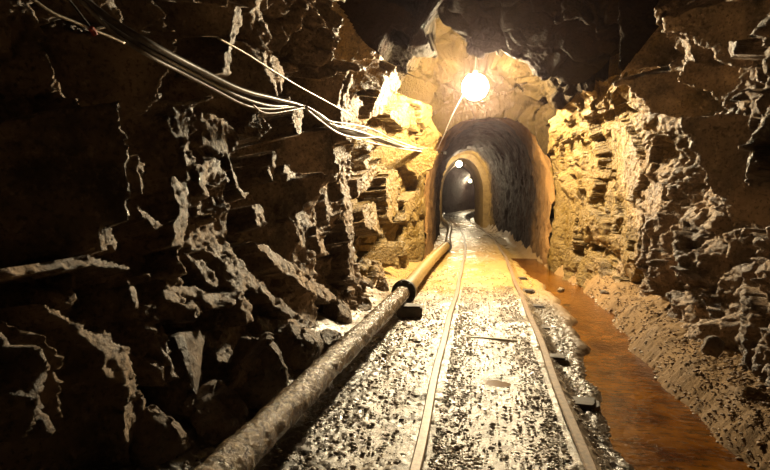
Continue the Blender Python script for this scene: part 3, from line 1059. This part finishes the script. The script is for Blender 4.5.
lamp(LAMP1, 'brightest glowing bulb hanging before the dark vault mouth', M_BULB, .15, top=.25)
lamp(LAMP2, 'smaller glowing bulb hanging before the ochre masonry arch', M_BULB2, .085, top=.2)
lamp(LAMP3, 'tiny glowing bulb farthest down the tunnel', M_BULB3, .085, top=.35)
o = tube('lamp_cord', [LAMP1 + np.array([-.03, 0, -.02]) + np.array([0, 0, .08])] + [at_y(462, 97, 6.5), at_y(452, 116, 6.6), at_y(443, 137, 6.75), at_y(437, 150, 6.85)], .005, M_CABLE)
tag(o, 'pale cord slanting from the brightest bulb down to the cable bundle', 'cord')
o = tube('lamp_cord', [LAMP2 + np.array([-.02, 0, .06]), at_y(452, 168, 16.8), at_y(445, 175, 17.2)], .012, M_WIRE)
tag(o, 'short cord slanting left from the smaller bulb at the arch', 'cord')

# ------------------------------------------------------------------ loose stones


def stone(name, loc, size, seed, mat=M_BOULDER, rot=(0, 0, 0), pts=14, sub=3):
    r = random.Random(seed)
    bm = bmesh.new()
    for _ in range(pts):
        v = Vector((r.gauss(0, 1), r.gauss(0, 1), r.gauss(0, 1))).normalized()
        bm.verts.new((v.x * size[0] * .5, v.y * size[1] * .5, v.z * size[2] * .5))
    res = bmesh.ops.convex_hull(bm, input=bm.verts[:])
    bmesh.ops.delete(bm, geom=[g for g in res['geom_interior'] if isinstance(g, bmesh.types.BMVert)], context='VERTS')
    if sub:
        bmesh.ops.bevel(bm, geom=bm.edges[:], offset=min(size) * .04, segments=1, affect='EDGES')
        bmesh.ops.triangulate(bm, faces=bm.faces[:])
        for _ in range(sub):
            bmesh.ops.subdivide_edges(bm, edges=bm.edges[:], cuts=1)
            bmesh.ops.triangulate(bm, faces=bm.faces[:])
            if len(bm.verts) > 4000:
                break
        bm.normal_update()
        co = np.array([v.co[:] for v in bm.verts])
        m = min(size)
        d = .05 * m * facets(co + seed, m * .35, seed, 1.0)[0] + .03 * m * fbm(co + seed, m * .3, seed + 5, 3)
        for v, q in zip(bm.verts, d):
            v.co += v.normal * float(q)
    me = bpy.data.meshes.new(name)
    bm.to_mesh(me)
    bm.free()
    me.materials.append(mat)
    o = bpy.data.objects.new(name, me)
    o.location = loc
    o.rotation_euler = rot
    COL.objects.link(o)
    return o



BO = [
    (256, 376, 2.15, (.30, .34, .46), 41, 'black rock pressed against the near pipe behind the largest boulder'),  # made tall to throw shade on the ground in front of it
    (322, 346, 2.95, (.26, .30, .24), 43, 'dark rock pressed against the middle of the crusted pipe'),
    (208, 420, 1.86, (.32, .34, .42), 45, 'low rock added to darken the lower left corner beside the pipe'),  # added so its unlit side covers the bright floor
    (152, 448, 1.60, (.28, .28, .34), 47, 'rock added to darken the very bottom edge under the brown rock spike'),  # added for its unlit face, keeps this edge dark
    (186, 384, 1.95, (.44, .50, .56), 31, 'largest black boulder standing against the left wall beside the near pipe'),
    (250, 372, 2.25, (.22, .40, .36), 33, 'sharp ridged rock between the largest black boulder and the flat-topped one'),
    # (px, py, distance, size, seed, label)
    (290, 284, 3.25, (.30, .36, .30), 3, 'big dark block halfway up the rubble of the left wall'),
    (334, 313, 3.75, (.30, .34, .31), 5, 'dark boulder with a lit top beside the pipe, below the ochre pillar'),
    (292, 350, 2.75, (.42, .36, .36), 8, 'broad dark boulder with a flat top left of the pipe'),
    (366, 286, 4.9, (.13, .16, .26), 11, 'small upright dark stone left of the black collar'),
    (383, 288, 5.0, (.13, .16, .24), 12, 'small dark stone just behind the black collar'),
    (371, 311, 4.35, (.22, .16, .09), 14, 'flat dark stone on the gravel left of the collar'),
    (713, 347, 2.80, (.12, .13, .13), 21, 'dark angular stone lying on the earth bank under the right wall'),
    (658, 263, 3.9, (.17, .2, .07), 23, 'pale flat slab wedged low in the right wall'),
    (343, 400, 2.42, (.07, .07, .05), 25, 'small stone in the shadow of the pipe'),
    (605, 292, 4.9, (.10, .12, .06), 27, 'small ochre stone on the far bank of the ditch'),
    (560, 290, 5.3, (.12, .10, .06), 29, 'dark stone on the near edge of the ditch'),
]
for px, py, y, size, seed, lab in BO:
    c = at_y(px, py, y)
    o = stone('boulder' if max(size) > .2 else 'rock', c, size, seed, M_BOULDER, (0, 0, seed * .7))
    tag(o, lab, 'rock')

# gravel strewn over the bed
n = 8000
nb = 9000
sg = np.where(rng.random(nb) < .5, -1, 1)
xb = .09 + sg * np.clip(.30 - np.abs(.12 * rng.standard_normal(nb)), 0, 1)
yb = 1.35 + 4.2 * rng.random(nb) ** 1.5
gxx = np.concatenate([xb, rng.uniform(-1.0, .62, n), rng.uniform(-.75, -.3, 1500), rng.uniform(.38, .66, 1800)])
gyy = np.concatenate([yb, 1.35 + 5.5 * rng.random(n) ** 1.6, 1.35 + 3.4 * rng.random(1500), 1.35 + 4 * rng.random(1800)])
gsz = .0026 + .008 * rng.random(len(gxx)) ** 3
gsz[:nb] = .0025 + .006 * rng.random(nb) ** 2
gsz[rng.random(len(gxx)) < .008] *= 1.7
keep = (np.abs(np.abs(gxx - .09) - .305) > .05)
keep &= ((gxx - PUD[0]) / .11) ** 2 + ((gyy - PUD[1]) / .08) ** 2 > 1
keep &= ~((np.arange(len(gxx)) >= nb) & (gxx > -.27) & (gxx < .42) & (rng.random(len(gxx)) < .45))
gxx, gyy, gsz = gxx[keep], gyy[keep], gsz[keep]
gzz = floor_z(gxx, gyy, False)
ico_bm = bmesh.new()
bmesh.ops.create_icosphere(ico_bm, subdivisions=1, radius=1)
IV = np.array([v.co[:] for v in ico_bm.verts])
IF = np.array([[v.index for v in f.verts] for f in ico_bm.faces])
ico_bm.free()
m = len(gxx)
sc3 = gsz[:, None] * (.65 + .7 * rng.random((m, 3)))
sc3[:, 2] *= .6
ang = rng.random(m) * 6.28
jit = 1 + .28 * rng.standard_normal((m, len(IV)))
L = IV[None] * jit[..., None] * sc3[:, None]
c_, s_ = np.cos(ang)[:, None], np.sin(ang)[:, None]
X = L[..., 0] * c_ - L[..., 1] * s_ + gxx[:, None]
Y = L[..., 0] * s_ + L[..., 1] * c_ + gyy[:, None]
Z = L[..., 2] + (gzz + gsz * .25 + .006)[:, None]
GV = np.stack([X, Y, Z], -1).reshape(-1, 3)
GF = (IF[None] + (np.arange(m) * len(IV))[:, None, None]).reshape(-1, 3)
tag(link_mesh('gravel', GV, GF, M_GRAVEL), 'loose wet gravel strewn over the track bed', 'gravel', kind='stuff')

def pebbles(name, gxx, gyy, gsz, mat, label):
    m = len(gxx)
    sc3 = gsz[:, None] * (.65 + .7 * rng.random((m, 3)))
    sc3[:, 2] *= .6
    ang = rng.random(m) * 6.28
    L = IV[None] * (1 + .28 * rng.standard_normal((m, len(IV))))[..., None] * sc3[:, None]
    c_, s_ = np.cos(ang)[:, None], np.sin(ang)[:, None]
    X = L[..., 0] * c_ - L[..., 1] * s_ + gxx[:, None]
    Y = L[..., 0] * s_ + L[..., 1] * c_ + gyy[:, None]
    Z = L[..., 2] + (floor_z(gxx, gyy, False) + gsz * .2 + .004)[:, None]
    GV = np.stack([X, Y, Z], -1).reshape(-1, 3)
    GF = (IF[None] + (np.arange(m) * len(IV))[:, None, None]).reshape(-1, 3)
    tag(link_mesh(name, GV, GF, mat), label, 'gravel', kind='stuff')


M_PALE = simple('pale_pebble', (.24, .19, .14), (.52, .43, .33), 22, .34)
M_EARTH = simple('earth_clod', (.11, .062, .026), (.27, .165, .075), 22, .7)
m1 = 2600
y1 = 1.8 + 5 * rng.random(m1) ** 1.5
pebbles('pebbles', ditch(y1)[1] + .0 + .035 * rng.standard_normal(m1), y1, .004 + .012 * rng.random(m1) ** 3, M_PALE, 'pale pebbles lining the far edge of the ditch water')
m1 = 5200
y1 = 1.8 + 5 * rng.random(m1) ** 1.5
pebbles('earth_clods', ditch(y1)[1] + .06 + .36 * rng.random(m1), y1, .0025 + .009 * rng.random(m1) ** 3, M_EARTH, 'brown earth crumbs and clods on the bank under the right wall')

# puddle between the rails
pc = at_z(497, 381, .0)
pv = [(pc[0], pc[1], .016)]
for k in range(40):
    t = 2 * math.pi * k / 40
    w = 1 + .18 * math.sin(3 * t + 1) + .12 * math.sin(5 * t)
    pv.append((pc[0] + .088 * w * math.cos(t), pc[1] + .05 * w * math.sin(t), .016))
pz = float(floor_z(np.array([pc[0]]), np.array([pc[1]]), False)[0]) + .0135
pv = [(a, b, pz) for a, b, _ in pv]
pf = [(0, 1 + k, 1 + (k + 1) % 40) for k in range(40)]
M_PUDDLE = simple('rusty_puddle_water', (.17, .075, .012), (.24, .12, .025), 14, .16, 0, .1, .002)
tag(link_mesh('puddle', pv, pf, M_PUDDLE), 'small rust brown puddle lying between the two rails', 'puddle')

# ------------------------------------------------------------------ air and light
w = bpy.data.worlds.new('world')
scn.world = w
w.use_nodes = True
w.node_tree.nodes['Background'].inputs['Color'].default_value = (.9, .55, .42, 1)
w.node_tree.nodes['Background'].inputs['Strength'].default_value = .0

# haze volume added to give the lamps a glow
hz = bpy.data.materials.new('glow_haze')
hz.use_nodes = True
hz.node_tree.nodes.remove(hz.node_tree.nodes['Principled BSDF'])
vs = N(hz.node_tree, 'ShaderNodeVolumeScatter')
vs.inputs['Density'].default_value = .0012
vs.inputs['Anisotropy'].default_value = .93
vs.inputs['Color'].default_value = (1, .76, .80, 1)
hz.node_tree.links.new(vs.outputs[0], hz.node_tree.nodes['Material Output'].inputs['Volume'])
hv = [(x, y, z) for x in (-2.6, 2.4) for y in (-1.1, 40) for z in (-.35, 3.6)]
hf = [(0, 1, 3, 2), (4, 6, 7, 5), (0, 4, 5, 1), (2, 3, 7, 6), (0, 2, 6, 4), (1, 5, 7, 3)]
tag(link_mesh('haze', hv, hf, hz), 'thin haze added for the glow around the lamps', 'haze', kind='stuff')
scn.view_settings.view_transform = 'Standard'
scn.view_settings.look = 'None'
scn.view_settings.exposure = 0.0
scn.view_settings.gamma = 1.0
scn.view_settings.use_curve_mapping = False
scn.cycles.use_denoising = True
scn.cycles.max_bounces = 4
scn.cycles.diffuse_bounces = 1
scn.cycles.sample_clamp_indirect = 4.0
